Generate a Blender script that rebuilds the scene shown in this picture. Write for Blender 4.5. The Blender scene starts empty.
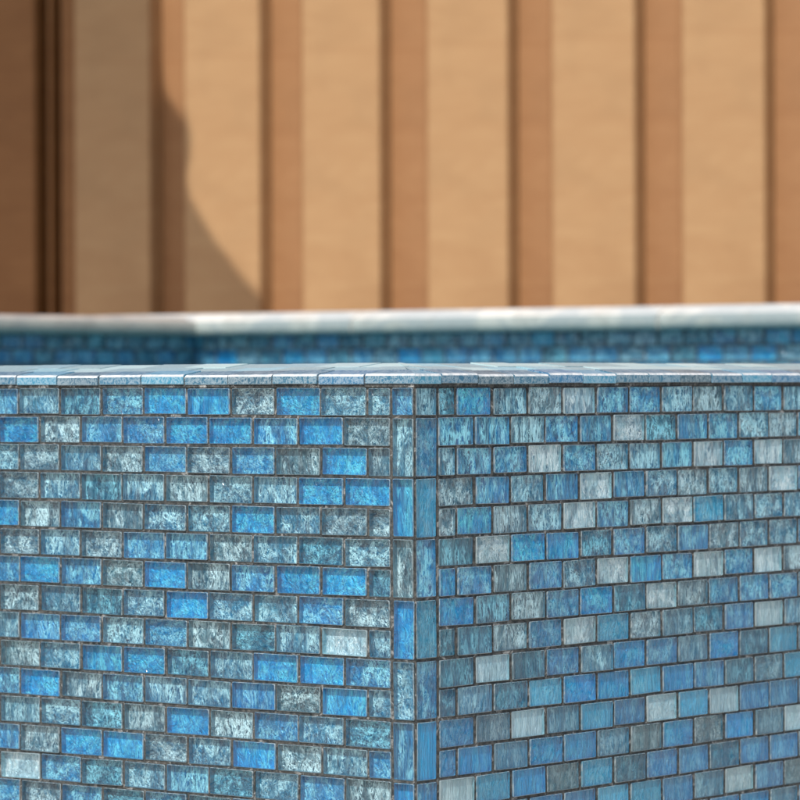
import bpy, math, random
from mathutils import Vector
random.seed(11)
S = bpy.context.scene
C = S.collection
H = 0.95                      # camera height above the deck; z=H is the horizon
R = math.radians
V = Vector

# ------------------------------------------------------------------ frame of the place
TH = R(38.5)
P = V((0.012, 3.115, 0))                          # near outer corner of the pool
Ld = V((-math.cos(TH), math.sin(TH), 0))          # along the left outer wall, away from the corner
Rd = V((math.sin(TH), math.cos(TH), 0))           # along the right outer wall, away from the corner
SUN_AZ = V((-0.30, -0.954, 0)).normalized()
SUN_EL = R(47)
SUND = (SUN_AZ*math.cos(SUN_EL) + V((0, 0, math.sin(SUN_EL)))).normalized()   # towards the sun
F = 3800.0/800.0

# ------------------------------------------------------------------ node helpers
def mat(name):
    m = bpy.data.materials.new(name); m.use_nodes = True
    nt = m.node_tree; nt.nodes.clear()
    out = nt.nodes.new('ShaderNodeOutputMaterial')
    return m, nt, out
def N(nt, t, **kw):
    n = nt.nodes.new(t)
    for k, v in kw.items():
        if k in n.inputs.keys() if isinstance(k, str) else False:
            n.inputs[k].default_value = v
        else:
            setattr(n, k, v)
    return n
def L(nt, a, b): nt.links.new(a, b)
def noise(nt, vec, scale, detail=3, rough=.5, dist=0.0):
    n = nt.nodes.new('ShaderNodeTexNoise')
    n.inputs['Scale'].default_value = scale; n.inputs['Detail'].default_value = detail
    n.inputs['Roughness'].default_value = rough; n.inputs['Distortion'].default_value = dist
    if vec: L(nt, vec, n.inputs['Vector'])
    return n.outputs['Fac']
def math_(nt, op, a, b=None, c=None, clamp=False):
    n = nt.nodes.new('ShaderNodeMath'); n.operation = op; n.use_clamp = clamp
    for i, x in enumerate((a, b, c)):
        if x is None: continue
        if isinstance(x, (int, float)): n.inputs[i].default_value = x
        else: L(nt, x, n.inputs[i])
    return n.outputs[0]
def ramp(nt, fac, lo, hi):
    n = nt.nodes.new('ShaderNodeMapRange'); n.interpolation_type = 'SMOOTHSTEP'
    L(nt, fac, n.inputs['Value']); n.inputs['From Min'].default_value = lo; n.inputs['From Max'].default_value = hi
    return n.outputs['Result']
def mixc(nt, fac, a, b, mode='MIX'):
    n = nt.nodes.new('ShaderNodeMix'); n.data_type = 'RGBA'; n.blend_type = mode
    if isinstance(fac, (int, float)): n.inputs[0].default_value = fac
    else: L(nt, fac, n.inputs[0])
    for i, x in ((6, a), (7, b)):
        if isinstance(x, tuple): n.inputs[i].default_value = (*x, 1)
        else: L(nt, x, n.inputs[i])
    return n.outputs[2]
def mapping(nt, vec, scale=(1, 1, 1)):
    n = nt.nodes.new('ShaderNodeMapping'); L(nt, vec, n.inputs['Vector']); n.inputs['Scale'].default_value = scale
    return n.outputs[0]
def bump(nt, h, strength, dist, normal=None):
    n = nt.nodes.new('ShaderNodeBump'); n.inputs['Strength'].default_value = strength; n.inputs['Distance'].default_value = dist
    L(nt, h, n.inputs['Height'])
    if normal: L(nt, normal, n.inputs['Normal'])
    return n.outputs[0]
def principled(nt, out, color, rough=.5, metallic=0., normal=None, spec=.5):
    p = nt.nodes.new('ShaderNodeBsdfPrincipled')
    if isinstance(color, tuple): p.inputs['Base Color'].default_value = (*color, 1)
    else: L(nt, color, p.inputs['Base Color'])
    if isinstance(rough, (int, float)): p.inputs['Roughness'].default_value = rough
    else: L(nt, rough, p.inputs['Roughness'])
    p.inputs['Metallic'].default_value = metallic
    p.inputs['Specular IOR Level'].default_value = spec
    if normal: L(nt, normal, p.inputs['Normal'])
    if out: L(nt, p.outputs[0], out.inputs['Surface'])
    return p

# ------------------------------------------------------------------ materials
def m_backing():
    """rippled iridescent colour layer behind each glass tile, sun caustics painted as pale veins"""
    m, nt, out = mat('glass tile colour layer')
    uv = N(nt, 'ShaderNodeUVMap', uv_map='UVMap').outputs[0]
    at = N(nt, 'ShaderNodeAttribute', attribute_name='tint')
    col, amt = at.outputs['Color'], at.outputs['Alpha']
    st = mapping(nt, uv, (1.0, .62, 1))
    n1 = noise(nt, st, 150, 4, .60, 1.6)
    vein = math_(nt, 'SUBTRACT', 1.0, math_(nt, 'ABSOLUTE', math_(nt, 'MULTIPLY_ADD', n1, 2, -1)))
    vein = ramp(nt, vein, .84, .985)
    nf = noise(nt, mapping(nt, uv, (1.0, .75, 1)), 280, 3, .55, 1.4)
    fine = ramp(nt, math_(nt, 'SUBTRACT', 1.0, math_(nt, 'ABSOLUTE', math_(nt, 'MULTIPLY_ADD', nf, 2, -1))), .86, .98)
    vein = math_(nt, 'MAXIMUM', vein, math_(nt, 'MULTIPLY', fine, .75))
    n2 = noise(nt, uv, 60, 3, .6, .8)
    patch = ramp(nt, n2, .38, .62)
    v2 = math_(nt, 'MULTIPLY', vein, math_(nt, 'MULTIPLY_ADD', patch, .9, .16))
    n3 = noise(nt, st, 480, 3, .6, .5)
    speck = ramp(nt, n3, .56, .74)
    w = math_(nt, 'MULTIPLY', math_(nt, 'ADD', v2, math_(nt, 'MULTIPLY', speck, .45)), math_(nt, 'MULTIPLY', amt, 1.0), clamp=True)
    dark = ramp(nt, noise(nt, st, 115, 4, .6, 1.2), .45, .60)
    c1 = mixc(nt, math_(nt, 'MULTIPLY', math_(nt, 'MULTIPLY', dark, amt), .75), col, (.08, .22, .33), 'MULTIPLY')
    # iridescence patches: a hint of violet or green
    iri = noise(nt, uv, 42, 2, .5)
    c1 = mixc(nt, math_(nt, 'MULTIPLY', ramp(nt, iri, .52, .7), .05), c1, (.20, .31, .45))
    c1 = mixc(nt, math_(nt, 'MULTIPLY', ramp(nt, noise(nt, uv, 31, 2, .5), .55, .72), .14), c1, (.12, .36, .40))
    c2 = mixc(nt, w, c1, mixc(nt, .06, (.95, .97, .97), col))  # pale veins stand for sun caustics thrown through the glass, painted into the colour
    b = bump(nt, math_(nt, 'ADD', n1, math_(nt, 'MULTIPLY', n3, .35)), 1.0, .0040)
    principled(nt, out, c2, .28, .12, b, .8)
    return m
def m_pane():
    """clear front of a glass tile, rippled"""
    m, nt, out = mat('clear rippled glass')
    uv = N(nt, 'ShaderNodeUVMap', uv_map='UVMap').outputs[0]
    st = mapping(nt, uv, (1, .33, 1))
    n = math_(nt, 'ADD', noise(nt, st, 105, 2, .5, 1.0), math_(nt, 'MULTIPLY', noise(nt, uv, 60, 2), .8))
    b = bump(nt, n, 1.0, .0042)
    lw = N(nt, 'ShaderNodeLayerWeight'); fz = math_(nt, 'MULTIPLY_ADD', math_(nt, 'POWER', lw.outputs['Facing'], 5.0), .95, .08)
    at = N(nt, 'ShaderNodeAttribute', attribute_name='tint')
    tr = N(nt, 'ShaderNodeBsdfTransparent'); L(nt, at.outputs['Color'], tr.inputs[0])
    gl = N(nt, 'ShaderNodeBsdfGlossy'); gl.inputs['Roughness'].default_value = .20; gl.inputs['Color'].default_value = (1, 1, 1, 1)
    L(nt, b, gl.inputs['Normal'])
    mx = N(nt, 'ShaderNodeMixShader')
    L(nt, fz, mx.inputs[0]); L(nt, tr.outputs[0], mx.inputs[1]); L(nt, gl.outputs[0], mx.inputs[2])
    L(nt, mx.outputs[0], out.inputs['Surface'])
    return m
def m_arris():
    m, nt, out = mat('ground glass edge')
    at = N(nt, 'ShaderNodeAttribute', attribute_name='tint')
    uv = N(nt, 'ShaderNodeUVMap', uv_map='UVMap').outputs[0]
    k = ramp(nt, noise(nt, uv, 300, 3), .4, .65)
    c = mixc(nt, math_(nt, 'MULTIPLY_ADD', k, .6, .25), mixc(nt, .55, at.outputs['Color'], (.03, .05, .06)), (.29, .35, .37))
    principled(nt, out, c, .25, 0, bump(nt, noise(nt, uv, 500, 2), .5, .0004), .8)
    return m
def m_grout(name='sanded grey grout', lime=.55):
    m, nt, out = mat(name)
    tc = N(nt, 'ShaderNodeTexCoord').outputs['Object']
    k = noise(nt, tc, 260, 4, .65)
    k2 = noise(nt, tc, 28, 3, .6)
    c = mixc(nt, ramp(nt, k, .35, .7), (.028, .034, .037), (.115, .115, .108))
    c = mixc(nt, math_(nt, 'MULTIPLY', ramp(nt, k2, .5, .72), .5), c, (.085, .075, .065))
    dep = math_(nt, 'MULTIPLY', ramp(nt, noise(nt, tc, 95, 4, .7, .6), .56, .66), lime)
    c = mixc(nt, dep, c, (.46, .47, .46))
    principled(nt, out, c, .85, 0, bump(nt, noise(nt, tc, 420, 4, .7), 1.0, .0011), .3)
    return m
def m_stone(name, col):
    m, nt, out = mat(name)
    tc = N(nt, 'ShaderNodeTexCoord').outputs['Object']
    c = mixc(nt, ramp(nt, noise(nt, tc, 22, 4, .6), .35, .7), col, tuple(x*.85 for x in col))
    c = mixc(nt, math_(nt, 'MULTIPLY', ramp(nt, noise(nt, tc, 33, 4, .65, 1), .50, .68), .5), c, tuple(x*.62 for x in col))
    c = mixc(nt, math_(nt, 'MULTIPLY', ramp(nt, noise(nt, tc, 8, 3, .6, 1), .48, .60), .7), c, (col[0]*.62, col[1]*.70, col[2]*.78))
    principled(nt, out, c, .55, 0, bump(nt, noise(nt, tc, 120, 4), .5, .002))
    return m
def m_wood(name, a, b, rot=(1, 1, 1)):
    m, nt, out = mat(name)
    tc = N(nt, 'ShaderNodeTexCoord').outputs['Object']
    g = noise(nt, mapping(nt, tc, (3.0, 3.0, 9)), 1.6, 6, .65, 1.2)
    g2 = noise(nt, mapping(nt, tc, (2.5, 2.5, 3.0)), 2.6, 3, .55, .3)
    c = mixc(nt, ramp(nt, g, .30, .72), a, b)
    c = mixc(nt, math_(nt, 'MULTIPLY', ramp(nt, g2, .42, .7), .22), c, tuple(x*.72 for x in a))
    kn = N(nt, 'ShaderNodeTexVoronoi'); L(nt, tc, kn.inputs['Vector']); kn.inputs['Scale'].default_value = 5.5
    spot = math_(nt, 'SUBTRACT', 1, ramp(nt, kn.outputs['Distance'], .015, .045))
    c = mixc(nt, math_(nt, 'MULTIPLY', spot, .6), c, (.16, .09, .05))
    principled(nt, out, c, .6, 0, bump(nt, g, .25, .002), .35)
    return m
def m_plain(name, a, b, scale, rough=.8, bd=.002):
    m, nt, out = mat(name)
    tc = N(nt, 'ShaderNodeTexCoord').outputs['Object']
    n = noise(nt, tc, scale, 5, .6)
    principled(nt, out, mixc(nt, ramp(nt, n, .35, .65), a, b), rough, 0, bump(nt, n, .4, bd))
    return m
def m_water():
    m, nt, out = mat('clear pool water')
    tc = N(nt, 'ShaderNodeTexCoord').outputs['Object']
    b = bump(nt, noise(nt, tc, 7, 3), .3, .01)
    principled(nt, out, (.03, .22, .28), .04, 0, b, .6)
    return m
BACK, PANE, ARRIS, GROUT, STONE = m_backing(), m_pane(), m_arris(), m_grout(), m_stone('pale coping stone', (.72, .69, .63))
STONEL = m_stone('weathered greenish stone edge', (.36, .40, .375)); STONEG = m_stone('coping stone with painted shade', (.50, .45, .40)); STONEK = m_stone('stone edge with painted shade', (.30, .31, .28))  # last two: shade on the side coping is put into their darker colour
WOODR = m_wood('light tan board', (.38, .218, .102), (.42, .255, .124))
WOODF = m_wood('reddish tan board', (.305, .150, .064), (.345, .18, .08))
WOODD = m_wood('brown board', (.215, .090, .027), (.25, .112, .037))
CONC = m_plain('rough render', (.45, .44, .42), (.55, .54, .52), 14)
DECK = m_plain('pale stone deck', (.54, .49, .42), (.64, .58, .50), 3)
GRND = m_plain('dry ground', (.30, .27, .21), (.40, .36, .29), .4, .9, .01)
WATER = m_water()

# ------------------------------------------------------------------ objects
def link(o, parent=None):
    C.objects.link(o)
    if parent: o.parent = parent
    return o
def empty(name, loc=(0, 0, 0)):
    o = bpy.data.objects.new(name, None); o.location = loc; o.empty_display_size = .1
    return link(o)
def tag(o, label=None, cat=None, group=None, kind=None):
    if label: o['label'] = label
    if cat: o['category'] = cat
    if group: o['group'] = group
    if kind: o['kind'] = kind
    return o

class MB:
    """mesh collector with uv and tint per corner, several materials"""
    def __init__(s): s.v = []; s.f = []; s.m = []; s.uv = []; s.t = []; s.sm = []
    def face(s, pts, mi=0, uvs=None, tint=(1, 1, 1, 1), smooth=False):
        b = len(s.v); s.v += [tuple(p) for p in pts]; s.f.append(tuple(range(b, b+len(pts))))
        s.m.append(mi); s.uv += (uvs or [(0, 0)]*len(pts)); s.t += [tint]*len(pts); s.sm.append(smooth)
    def build(s, name, mats, parent=None, origin=V((0, 0, 0))):
        me = bpy.data.meshes.new(name)
        pl = parent.matrix_world.translation if parent else V((0, 0, 0))
        po = V((0, 0, 0)); q = parent
        while q is not None: po += q.location; q = q.parent
        org = V(origin)
        me.from_pydata([tuple(V(p)-org) for p in s.v], [], s.f)
        for m in mats: me.materials.append(m)
        me.polygons.foreach_set('material_index', s.m)
        me.polygons.foreach_set('use_smooth', s.sm)
        u = me.uv_layers.new(name='UVMap'); u.data.foreach_set('uv', [c for p in s.uv for c in p])
        a = me.color_attributes.new('tint', 'FLOAT_COLOR', 'CORNER'); a.data.foreach_set('color', [c for p in s.t for c in p])
        me.update()
        o = bpy.data.objects.new(name, me); o.location = org - po
        return link(o, parent)
    def boxf(s, org, ax, ay, az, mi=0, bev=0.0):
        """box from corner org spanned by ax, ay, az, with cut edges"""
        X, Y, Z = ax.length, ay.length, az.length
        ex, ey, ez = ax.normalized(), ay.normalized(), az.normalized()
        b = bev
        def pt(i, j, k, di, dj, dk):
            return org + ex*((X-di*b if i else di*b)) + ey*((Y-dj*b if j else dj*b)) + ez*((Z-dk*b if k else dk*b))
        g = lambda i, j, k, a: pt(i, j, k, *[0 if q == a else 1 for q in range(3)])
        for a in range(3):
            o1, o2 = [q for q in range(3) if q != a]
            for sgn in (0, 1):
                loop = []
                for (p, q) in ((0, 0), (1, 0), (1, 1), (0, 1)):
                    c = [0, 0, 0]; c[a] = sgn; c[o1] = p; c[o2] = q
                    loop.append(g(*c, a))
                s.face(loop, mi)
        if b > 0:
            for a in range(3):
                o1, o2 = [q for q in range(3) if q != a]
                for p in (0, 1):
                    for q in (0, 1):
                        c0 = [0, 0, 0]; c1 = [0, 0, 0]; c1[a] = 1
                        c0[o1] = c1[o1] = p; c0[o2] = c1[o2] = q
                        s.face([g(*c0, o1), g(*c1, o1), g(*c1, o2), g(*c0, o2)], mi)
            for i in (0, 1):
                for j in (0, 1):
                    for k in (0, 1):
                        s.face([g(i, j, k, 0), g(i, j, k, 1), g(i, j, k, 2)], mi)

def weld(o, recalc=True):
    import bmesh
    bm = bmesh.new(); bm.from_mesh(o.data)
    bmesh.ops.remove_doubles(bm, verts=bm.verts, dist=1e-6)
    if recalc: bmesh.ops.recalc_face_normals(bm, faces=bm.faces)
    bm.to_mesh(o.data); bm.free(); o.data.update()

# tile colours read off the photograph: base colour, amount of painted pale caustics
KIND = {'B': ((.000, .26, .57), .60), 'b': ((.001, .195, .42), .80), 's': ((.005, .155, .275), .98),
        'g': ((.022, .115, .175), 1.0), 'p': ((.40, .56, .62), .85), 't': ((.001, .105, .180), .80),
        'c': ((.03, .34, .54), .50), 'F': ((.000, .36, .66), .05)}
GLASS = {'B': (.42, .93, 1), 'b': (.57, .92, 1), 's': (.70, .94, 1), 'g': (.78, .955, 1), 'p': (.88, .975, 1), 't': (.54, .90, 1), 'c': (.64, .95, 1), 'F': (.36, .93, 1)}
LASTG = [(1, 1, 1, 1)]
def tint(k):
    c, a = KIND[k]
    j = random.uniform(.86, 1.14); h = random.uniform(-.02, .02)
    LASTG[0] = (*GLASS[k], 1)
    return (max(0, c[0]*j+h*.4), c[1]*j, max(0, c[2]*j-h), a*random.uniform(.75, 1.2))
def rnd_kind(): return random.choices('BbsgptcF', (24, 25, 20, 12, 3, 10, 6, 1))[0]

VST = [1.0]
GU = [.0012]
GAP = .0011
def tile(mbT, mbG, mp, u0, u1, v0, v1, tn, depth, gd=.0010, gmax=None):
    """one glass block tile; mp(u, v, w) -> world, v grows downward, w outward"""
    ju = lambda a=.00038: random.uniform(-a, a)
    r = .0011
    a0, a1, b0, b1 = u0+GU[0]+ju(), u1-GU[0]+ju(), v0+GAP+ju(), v1-GAP+ju()
    tz = random.uniform(-.0005, .0006); tu = random.uniform(-.016, .016); tv = random.uniform(-.02, .02)
    uc, vc = (u0+u1)/2, (v0+v1)/2
    w_ = lambda u, v: tz + (u-uc)*tu + (v-vc)*tv
    ra = random.gauss(0, .006); dx, dy = ju(.0002), ju(.0002)
    def loop(inset, w, rr):
        x0, x1, y0, y1 = a0+inset, a1-inset, b0+inset, b1-inset
        pts = []
        for cx, cy, s0 in ((x0+rr, y0+rr, 180), (x1-rr, y0+rr, 270), (x1-rr, y1-rr, 0), (x0+rr, y1-rr, 90)):
            for k in (0, 45, 90):
                an = R(s0+k); pts.append((cx+rr*math.cos(an), cy+rr*math.sin(an)))
        pts = [(uc+(x-uc)-(y-vc)*ra+dx, vc+(y-vc)+(x-uc)*ra+dy) for x, y in pts]
        return [(x, y, w_(x, y)+w) for x, y in pts]
    def cell():
        pts = []
        for (cx, cy, hx, hy) in ((u0, v0, a0+r, b0+r), (u1, v0, a1-r, b0+r), (u1, v1, a1-r, b1-r), (u0, v1, a0+r, b1-r)):
            tri = {(u0, v0): [(cx, hy), (cx, cy), (hx, cy)], (u1, v0): [(hx, cy), (cx, cy), (cx, hy)],
                   (u1, v1): [(cx, hy), (cx, cy), (hx, cy)], (u0, v1): [(hx, cy), (cx, cy), (cx, hy)]}[(cx, cy)]
            pts += tri
        return [(x, y, -gd) for x, y in pts]
    ou, ov = random.uniform(0, 50), random.uniform(0, 50)
    su, sv = random.uniform(.75, 1.25), random.choice((.55, .8, 1.1, 1.4))*VST[0]
    UV = lambda p: (p[0]*su+ou, p[1]*sv+ov)
    Lc, Lg = cell(), loop(-.0002, 0, r)
    Lg = [(x, y, -gd + random.uniform(-.0002, .0004)) for x, y, _ in Lg]
    Ls, Lt, Lf = loop(0, -gd-.0006, r), loop(0, -.0004, r), loop(.0005, 0, r*.8)
    n = 12
    def band(mb, A, B, mi, sm=False, uvoff=0):
        nonlocal tn
        for i in range(n):
            j = (i+1) % n
            q = [A[i], A[j], B[j], B[i]]
            mb.face([mp(*p) for p in q], mi, [(p[0]*su+ou+p[2]*.7, p[1]*sv+ov+p[2]*.7) for p in q], tn, sm)
    band(mbG, Lc, Lg, 0)
    band(mbT, Ls, Lt, 2); band(mbT, Lt, Lf, 2)
    q = [mp(*p) for p in Lf]; uq = [UV(p) for p in Lf]
    if (q[3]-q[0]).cross(q[6]-q[0]).dot(mp(0, 0, 1)-mp(0, 0, 0)) < 0: q.reverse(); uq.reverse()
    mbT.face(q, 1, uq, LASTG[0])
    Bk = loop(.0005, -depth, r*.8)
    tf = tn; tn = (tn[0]*.5, tn[1]*.6+.055, tn[2]*.6+.095, tn[3]*.2); band(mbT, Lf, Bk, 0); tn = tf
    mbT.face([mp(*p) for p in Bk], 0, [UV(p) for p in Bk], tn)

def mapper(org, d, nrm):
    z = V((0, 0, -1))
    return lambda u, v, w: org + d*u + z*v + nrm*w
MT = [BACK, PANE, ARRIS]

# rows are written outward from the corner; the first tile of an even row is a half tile
LEFT = ["bstbBBgBs|s", "BgbbBBbBg", "sgsgbgbgB|g", "gstsgssBB", "BgbgssBsg|g", "gsgbbgsts", "bBbgBgbBB|t",
        "gstsBssbg", "sbbsbgtsp|s", "gsBBtsBBb", "bBgbssbgB|s", "sstgBgbst", "bgBBgsBgs|b", "pbtsbtsbg", "bgbtbtbts|b"]
LEFT = [r.replace('|', '')[::-1] for r in LEFT]
RIGHT = ["tBsgpbbsgsbs", "bbsbbptbbsg", "sbbpbssbpbpgb"[:12], "gbsbpbsgsgp", "gBgspbgpcsss", "tpBBtbsbgss",
         "BbgbspBbpbpg", "BtgbBtpgbbb", "ttgbpcgstbps", "tptbsBbsBtc", "tstcBBcBbtsc", "bgpscbpcpbb"[:11],
         "bBsBBsgBgBsp", "pcBgctbbtbb", "tccbbccbspbg"]
TRIML = ['b', 's', 'B', 'g', 'B', 's', 'b', 'B']          # first one row high, the others two rows
TRIMR = ['s', 'b', 'c', 'b', 'c', 'b', 'F', 'b']
V0 = .0054; RH = .025; TW = .05; ROWS = 36

def tiled_face(org, d, nrm, table, start, length, rows, depth, v0=V0):
    amt = lambda k: 1.0
    GU[0] = .0020 if table is RIGHT else .0012
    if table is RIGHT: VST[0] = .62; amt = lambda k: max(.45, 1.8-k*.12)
    else: VST[0] = 1.0
    mbT, mbG = MB(), MB(); mp = mapper(org, d, nrm)
    for k in range(rows):
        spec = table[k] if table and k < len(table) else ''
        u = start; i = 0
        while u < length-1e-6:
            w = TW/2 if (i == 0 and k % 2 == 0) else TW
            u1 = min(u+w, length)
            kd = spec[i] if i < len(spec) else (rnd_kind() if table else random.choice('BBbbbbsstttc'))
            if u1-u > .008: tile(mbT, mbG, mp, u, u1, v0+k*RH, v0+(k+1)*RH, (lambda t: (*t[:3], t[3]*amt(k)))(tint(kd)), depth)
            u = u1; i += 1
    return mbT, mbG
def trim_col(org, d, nrm, kinds, width, nrows, depth):
    mbT, mbG = MB(), MB(); mp = mapper(org, d, nrm)
    k = 0; i = 0
    while k < nrows:
        h = 1 if k == 0 else min(2, nrows-k)
        kd = kinds[i] if i < len(kinds) else rnd_kind()
        tile(mbT, mbG, mp, 0, width, V0+k*RH, V0+(k+h)*RH, tint(kd), depth)
        k += h; i += 1
    return mbT, mbG

pool = empty('swimming_pool', P + V((0, 0, 0)))
tag(pool, 'raised plunge pool clad in iridescent blue glass mosaic, its near corner facing the viewer', 'pool')
Top = P + V((0, 0, H))
nL, nR = -Rd, -Ld                                   # outward normals of the two outer walls
LL, RL = 2.60, 4.2
DEP_L, DEP_R = .0055, .0022
# outer left wall
def walls(name, org, d, n, tab, start, length, rows, depth, lab, v0=V0):
    t, g = tiled_face(org, d, n, tab, start, length, rows, depth, v0)
    o = t.build(name, MT, pool, origin=org)
    if lab: o['label'] = lab
    go = g.build('grout', [GROUT], o, origin=org)
    return o
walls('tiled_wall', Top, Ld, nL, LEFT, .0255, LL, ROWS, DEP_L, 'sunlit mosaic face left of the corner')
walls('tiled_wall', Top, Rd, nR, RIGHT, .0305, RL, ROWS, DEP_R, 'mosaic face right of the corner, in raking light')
tl, gl_ = trim_col(Top, Ld, nL, TRIML, .0255, ROWS, DEP_L)
o = tl.build('corner_trim', MT, pool, origin=Top); o['label'] = 'narrow upright tiles on the left side of the corner'
gl_.build('grout', [GROUT], o, origin=Top)
tr, gr_ = trim_col(Top, Rd, nR, TRIMR, .0305, ROWS, .0026)
o = tr.build('corner_trim', MT, pool, origin=Top); o['label'] = 'narrow upright tiles on the right side of the corner'
gr_.build('grout', [GROUT], o, origin=Top)

# cap course: flat glass tiles along the top, sloping up towards the water
CAPB, CAPT, CAPW, RISE = -.0034, .0052, .085, .0095
def cap(d, n, inw, length, first):
    mb = MB(); mg = MB(); z = V((0, 0, 1)); u = 0; i = 0
    while u < length:
        w = first if i == 0 else TW
        u1 = min(u+w, length)
        tn = tint(random.choice('ssgbcg')); tn = (tn[0]*.6+.04, tn[1]*.6+.06, tn[2]*.6+.08, 1)
        jz = random.uniform(-.0005, .0005); jo = random.uniform(-.0007, .0007)
        a, b = u+.0009, u1-.0009
        prof = [(-.0012-jo, CAPB), (-.0016-jo, CAPB+.0006), (-.0016-jo, CAPT-.0019), (-.0008-jo, CAPT-.0005), (.0010-jo, CAPT), (.022, CAPT+.0032), (.022, CAPT-.004)]
        ou, ov = random.uniform(0, 30), random.uniform(0, 30)
        # mitre at the corner (u=0): shift starts with depth
        def pt(uu, q, start):
            w_, zz = q
            s = uu + (w_ if (start and i == 0) else 0)
            tw = random.uniform(-.0001, .0001)
            return Top + d*s + inw*w_ + z*(zz+jz+tw)
        A = [pt(a if i else 0.0, q, True) for q in prof]; B = [pt(b, q, False) for q in prof]
        for k in range(len(prof)-1):
            mi = 1 if k in (2, 3) else 0
            mb.face([A[k], B[k], B[k+1], A[k+1]], mi, [(a+ou, k*.005+ov), (b+ou, k*.005+ov), (b+ou, k*.005+.005+ov), (a+ou, k*.005+.005+ov)], tn)
        mb.face(A[::-1], 0, [(p.x, p.z) for p in A[::-1]], tn); mb.face(B, 0, [(p.x, p.z) for p in B], tn)
        # two more rows of small tiles on the slope behind
        for (w0, w1) in ((.0235, .0530), (.0545, .0840)):
            z0, z1 = CAPT+RISE*(w0/.085), CAPT+RISE*(w1/.085)
            off = TW/2 if w0 < .03 else 0
            aa, bb = a+off, b+off
            s0, s1, e0, e1 = max(aa, w0), max(aa, w1), max(bb, w0), max(bb, w1)
            if e0-s0 < .002: continue
            tn2 = tint(random.choice('sgpcpt')); tn2 = (tn2[0]*.5+.26, tn2[1]*.5+.36, tn2[2]*.45+.37, 1)
            q = [Top + d*s0 + inw*w0 + z*(z0+jz), Top + d*e0 + inw*w0 + z*(z0+jz), Top + d*e1 + inw*w1 + z*(z1+jz), Top + d*s1 + inw*w1 + z*(z1+jz)]
            if e1-s1 < .0005: q = q[:3]
            lo = [p - z*.004 for p in q]; nq = len(q)
            mb.face(q, 0, [(aa+ou, ov), (bb+ou, ov), (bb+ou, ov+.03), (aa+ou, ov+.03)][:nq], tn2)
            for k in range(nq):
                mb.face([lo[k], lo[(k+1) % nq], q[(k+1) % nq], q[k]], 0, [(aa, 0), (bb, 0), (bb, .004), (aa, .004)], tn2)
        u = u1; i += 1
    # grout bed
    def bed(w0, z0, w1, z1):
        mg.face([Top+d*w0+inw*w0+z*z0, Top+d*length+inw*w0+z*z0, Top+d*length+inw*w1+z*z1, Top+d*w1+inw*w1+z*z1])
    bed(-.0001, -V0-.0004, -.0001, CAPT-.0022); bed(-.0001, CAPT-.0022, .085, CAPT+RISE-.0022); bed(.085, CAPT+RISE-.0022, .0855, -.30)
    return mb, mg
def m_cap():
    m, nt, out = mat('glossy cap glass')
    uv = N(nt, 'ShaderNodeUVMap', uv_map='UVMap').outputs[0]
    at = N(nt, 'ShaderNodeAttribute', attribute_name='tint')
    n1 = noise(nt, uv, 200, 4, .6, 1.4)
    vein = ramp(nt, math_(nt, 'SUBTRACT', 1.0, math_(nt, 'ABSOLUTE', math_(nt, 'MULTIPLY_ADD', n1, 2, -1))), .8, 1.0)
    c = mixc(nt, math_(nt, 'MULTIPLY', vein, .28), at.outputs['Color'], (.78, .86, .87))
    principled(nt, out, c, .30, 0, bump(nt, n1, .5, .0008), .5)
    return m
CAPM = m_cap()
m, nt, out = mat('painted cap edge highlight'); tc = N(nt, 'ShaderNodeTexCoord').outputs['Object']  # pale colour paints the sunlit highlight along the cap arris
cc = mixc(nt, ramp(nt, noise(nt, tc, 160, 4, .6), .38, .62), (.50, .57, .60), (.80, .80, .78))
principled(nt, out, cc, .3, 0, bump(nt, noise(nt, tc, 300, 3), .5, .0006), .6); CAPE = m
for d, n, inw, ln, lab in ((Ld, nL, Rd, LL, 'left'), (Rd, nR, Ld, RL, 'right')):
    mb, mg = cap(d, n, inw, ln, .052 if lab == 'left' else .034)
    o = mb.build('rim_tiles', [CAPM, CAPE], pool, origin=Top); weld(o)
    o['label'] = 'thin glossy capping tiles along the %s arm of the rim' % lab
    mg.build('grout', [m_grout('lime stained grout', 1.0) if lab == 'left' else GROUT], o, origin=Top)

# far and side walls, raised above the rim, with coping
far_d = 2.50                                         # inner face of the far wall from the left outer wall plane
side_u = 2.46                                        # inner face of the side wall along Ld
cor = P + Ld*side_u + Rd*far_d
CT, CB = .116, .078                                  # coping top and bottom above the horizon
cz = lambda z: V((0, 0, H+z))
def coping(org, d, out_, length, lab, n0):
    CT_ = CT if lab == 'far' else CT-.006
    """stones run along d from org; out_ points to the water"""
    step = .62; u = n0; 
    while u < length:
        u1 = min(u+step, length)
        mb = MB()
        prof = [(-.26, CB), (.029, CB), (.034, CB+.002), (.037, CB+.008), (.037, CB+.016), (.033, CB+.024), (.018, CT_-.006), (.008, CT_-.002), (-.004, CT_), (-.26, CT_)]
        A = [org + d*(u+.0015) + out_*w + cz(z) for w, z in prof]; B = [org + d*(u1-.0015) + out_*w + cz(z) for w, z in prof]
        for k in range(len(prof)):
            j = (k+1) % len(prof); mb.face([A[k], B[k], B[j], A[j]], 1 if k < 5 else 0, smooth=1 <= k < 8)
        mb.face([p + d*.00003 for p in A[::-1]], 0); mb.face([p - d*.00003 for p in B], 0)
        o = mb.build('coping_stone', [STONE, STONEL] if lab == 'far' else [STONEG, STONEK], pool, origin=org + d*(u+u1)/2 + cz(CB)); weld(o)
        u = u1
FLR = 5.0
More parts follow.
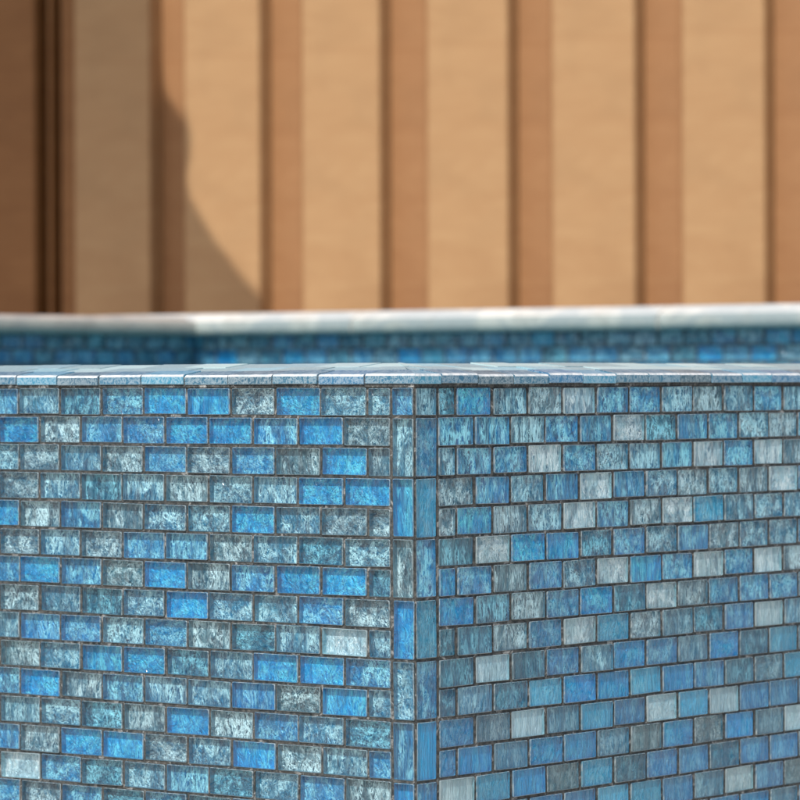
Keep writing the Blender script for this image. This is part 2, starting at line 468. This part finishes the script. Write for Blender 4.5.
# far wall: inner face looks back along -Rd, runs from the corner towards -Ld
coping(cor, -Ld, -Rd, FLR, 'far', -.24)
coping(cor - Rd*.03, -Rd, -Ld, far_d-.10, 'side', 0.0)
def inner(org, d, n, length, lab):
    walls('inner_wall', org, d, n, None, 0.0, length, 8, .003, lab, v0=-CB)
inner(cor+V((0, 0, H)), -Ld, -Rd, FLR, 'mosaic inner face of the far wall beneath the coping')
inner(cor+V((0, 0, H)), -Rd, -Ld, far_d-.09, 'mosaic inner face of the left side wall beneath the coping')
# wall bodies (render finish)
mb = MB(); z = V((0, 0, 1))
mb.boxf(cor + Rd*.008 + Ld*.20, -Ld*(FLR+.20), Rd*.20, z*(H+CB-.002), 0, .004)
o = mb.build('wall_core', [CONC], pool, origin=cor); o['label'] = 'rendered core of the far wall'; weld(o)
mb = MB(); mb.boxf(cor + Ld*.008 - Rd*.002, -Rd*(far_d-.02), Ld*.20, z*(H+CB-.002), 0, .004)
o = mb.build('wall_core', [CONC], pool, origin=cor); o['label'] = 'rendered core of the left side wall'; weld(o)
mb = MB()
mb.boxf(P + Rd*.012 + Ld*.012, Ld*(side_u-.02), Rd*.066, z*(H-.004), 0, .002)
mb.boxf(P + Ld*.012 + Rd*.082, Rd*4.0, Ld*.066, z*(H-.004), 0, .002)
o = mb.build('wall_core', [CONC], pool, origin=P); o['label'] = 'core behind the mosaic of the two near walls'; weld(o)
# water
mb = MB(); wz = V((0, 0, H-.012))
a = P + Ld*.088 + Rd*.088
mb.face([a+wz, P+Ld*.088+Rd*(far_d-.002)+wz - Ld*5.0*0, P+Ld*(side_u-.002)+Rd*(far_d-.002)+wz, P+Ld*(side_u-.002)+Rd*.088+wz])
o = mb.build('water', [WATER]); tag(o, kind='structure')

# ------------------------------------------------------------------ cladding wall
WA = R(28); Wd = V((math.cos(WA), -math.sin(WA), 0)); Wn = V((-math.sin(WA), -math.cos(WA), 0))
W0 = V((-.045, 8.5, 0))
def t_of(px):
    u = (px-400)/3800.0
    return (u*W0.y - W0.x)/(Wd.x - u*Wd.y)
clad = empty('cladding_wall', W0 + V((0, 0, 0)))
tag(clad, 'tan board wall with wide raised panels and narrow recesses, partly in shade, behind the pool', 'wall')
HT = 2.6; DR = .055
rights = [35, 150, 260, 380, 508, 635, 765]
lefts = [-62, 75, 185, 303, 428, 553, 683]
pn = [(t_of(a), t_of(b)) for a, b in zip(lefts, rights)]
p_ = .325
for k in range(1, 9): pn.append((pn[6][0]+p_*k, pn[6][1]+p_*k))
pre = [(pn[0][0]-p_*k, pn[0][1]-p_*k) for k in range(8, 0, -1)]
pn = pre + pn
for i, (a, b) in enumerate(pn):
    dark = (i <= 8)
    mb = MB(); mb.boxf(W0 + Wd*a, Wd*(b-a), -Wn*(DR+.006), z*HT, 0, .003)
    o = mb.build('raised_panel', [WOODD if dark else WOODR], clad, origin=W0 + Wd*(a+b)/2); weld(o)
    if dark and i == 8: o['label'] = 'browner raised panel at the left end'
    if i < len(pn)-1:
        c = pn[i+1][0]
        mb = MB()
        org = W0 + Wd*(b+.001) - Wn*DR
        gdk = (i == 8)
        if gdk:      # deeper channel with an extra fin
            mb.boxf(W0 + Wd*(b+.001) - Wn*(DR+.06), Wd*(c-b-.002), -Wn*.02, z*HT, 0, .001)
            mb.boxf(W0 + Wd*(b+.030) - Wn*.012, Wd*.010, -Wn*.06, z*HT, 0, .002)
            mb.boxf(W0 + Wd*(c-.048) - Wn*.018, Wd*.047, -Wn*.05, z*HT, 0, .002)
        else:
            mb.boxf(org, Wd*(c-b-.002), -Wn*.02, z*HT, 0, .001)
            mb.boxf(W0 + Wd*(c-.020) - Wn*(DR*.45), Wd*.018, -Wn*(DR*.5), z*HT, 0, .004)
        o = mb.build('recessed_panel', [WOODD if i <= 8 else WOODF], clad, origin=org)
        weld(o)
mb = MB(); a, b = pn[0][0], pn[-1][1]
mb.boxf(W0 + Wd*a - Wn*.14, Wd*(b-a), -Wn*.10, z*HT, 0, .002)
o = mb.build('backing', [CONC], clad, origin=W0); weld(o)
mb = MB(); mb.boxf(W0 + Wd*(a-.02) + Wn*.02 + z*(HT+.002), Wd*(b-a+.04), -Wn*.30, z*.03, 0, .003)
o = mb.build('top_cap', [WOODD], clad, origin=W0); weld(o)

# ------------------------------------------------------------------ unseen sheet added out of frame, cut to cast the shadow on the boards
edge = [(158, -260), (155, -140), (153, -40), (153, 30), (157, 66), (172, 88), (186, 112), (192, 138), (191, 158), (187, 180), (191, 200), (214, 240), (244, 280), (272, 310), (300, 345)]
def wallpt(px, py):
    t = t_of(px); p = W0 + Wd*t
    return V((p.x, p.y, H + (380 - .0033*(px-400) - py)/3800.0*p.y))
DIST = 2.2
pts = [wallpt(*e) + SUND*DIST for e in edge]
lo_ = wallpt(-330, 345) + SUND*DIST; hi_ = wallpt(-330, -260) + SUND*DIST
poly = pts + [lo_, hi_]
nn = Wn
mb = MB(); th = Wn*.004
mb.face(poly, 0); mb.face([p-th for p in poly][::-1], 0)
for k in range(len(poly)):
    j = (k+1) % len(poly); mb.face([poly[k], poly[k]-th, poly[j]-th, poly[j]], 0)
caster = empty('shadow_caster', (lo_.x, lo_.y, 0)); tag(caster, 'upright shadow caster with a curved edge, left of the pool, out of view', 'shadow caster')
SF = m_plain('shadow caster sheet', (.50, .46, .38), (.56, .52, .44), 60)
o = mb.build('caster_sheet', [SF], caster, origin=lo_); 
def post(a, nm='pole'):
    mb = MB(); r = .03; n = 16
    for k in range(n):
        c0, c1 = [V((math.cos(2*math.pi*q/n), math.sin(2*math.pi*q/n), 0))*r for q in (k, k+1)]
        g0 = V((a.x, a.y, 0)); g1 = V((a.x, a.y, a.z))
        mb.face([g0+c0, g0+c1, g1+c1, g1+c0]); mb.face([g1+c0, g1+c1, g1])
    mb.build(nm, [CONC], caster, origin=V((a.x, a.y, 0)))
post(hi_ + V((0, 0, .1)))

# ------------------------------------------------------------------ ground
mb = MB(); q = 600
mb.face([V((-q, -q, -.004)), V((q, -q, -.004)), V((q, q, -.004)), V((-q, q, -.004))])
o = mb.build('ground', [GRND]); tag(o, kind='structure')
mb = MB(); mb.face([V((-9, -7, 0)), V((9, -7, 0)), V((9, 12, 0)), V((-9, 12, 0))])
o = mb.build('pool_deck', [DECK]); tag(o, kind='structure')

# ------------------------------------------------------------------ light, world, camera
sl = bpy.data.lights.new('sun', 'SUN'); sl.energy = 4.0; sl.angle = R(.55); sl.color = (1, .95, .88)
so = link(bpy.data.objects.new('sun', sl)); so.rotation_euler = SUND.to_track_quat('Z', 'Y').to_euler(); so.location = SUND*20
w = bpy.data.worlds.new('World'); S.world = w; w.use_nodes = True; nt = w.node_tree; nt.nodes.clear()
sk = nt.nodes.new('ShaderNodeTexSky'); sk.sky_type = 'NISHITA'; sk.sun_disc = False
sk.sun_elevation = SUN_EL; sk.sun_rotation = math.atan2(SUN_AZ.x, SUN_AZ.y); sk.dust_density = 2.0; sk.air_density = 1.0
bg = nt.nodes.new('ShaderNodeBackground'); bg.inputs[1].default_value = .13
wo = nt.nodes.new('ShaderNodeOutputWorld'); nt.links.new(sk.outputs[0], bg.inputs[0]); nt.links.new(bg.outputs[0], wo.inputs[0])

cam = bpy.data.cameras.new('camera'); co = link(bpy.data.objects.new('camera', cam))
cam.sensor_width = 36; cam.lens = 36*F; cam.shift_y = -20/800.0
cam.clip_start = .1; cam.clip_end = 2000
co.location = (0, 0, H); co.rotation_euler = (R(90), .0033, 0)
cam.dof.use_dof = True; cam.dof.focus_distance = 3.20; cam.dof.aperture_fstop = 12.5
S.camera = co
S.view_settings.view_transform = 'Standard'; S.view_settings.look = 'None'; S.view_settings.gamma = 1
S.view_settings.exposure = 0; S.view_settings.use_curve_mapping = False
S.render.engine = 'CYCLES'
S.cycles.transparent_max_bounces = 16; S.cycles.max_bounces = 8
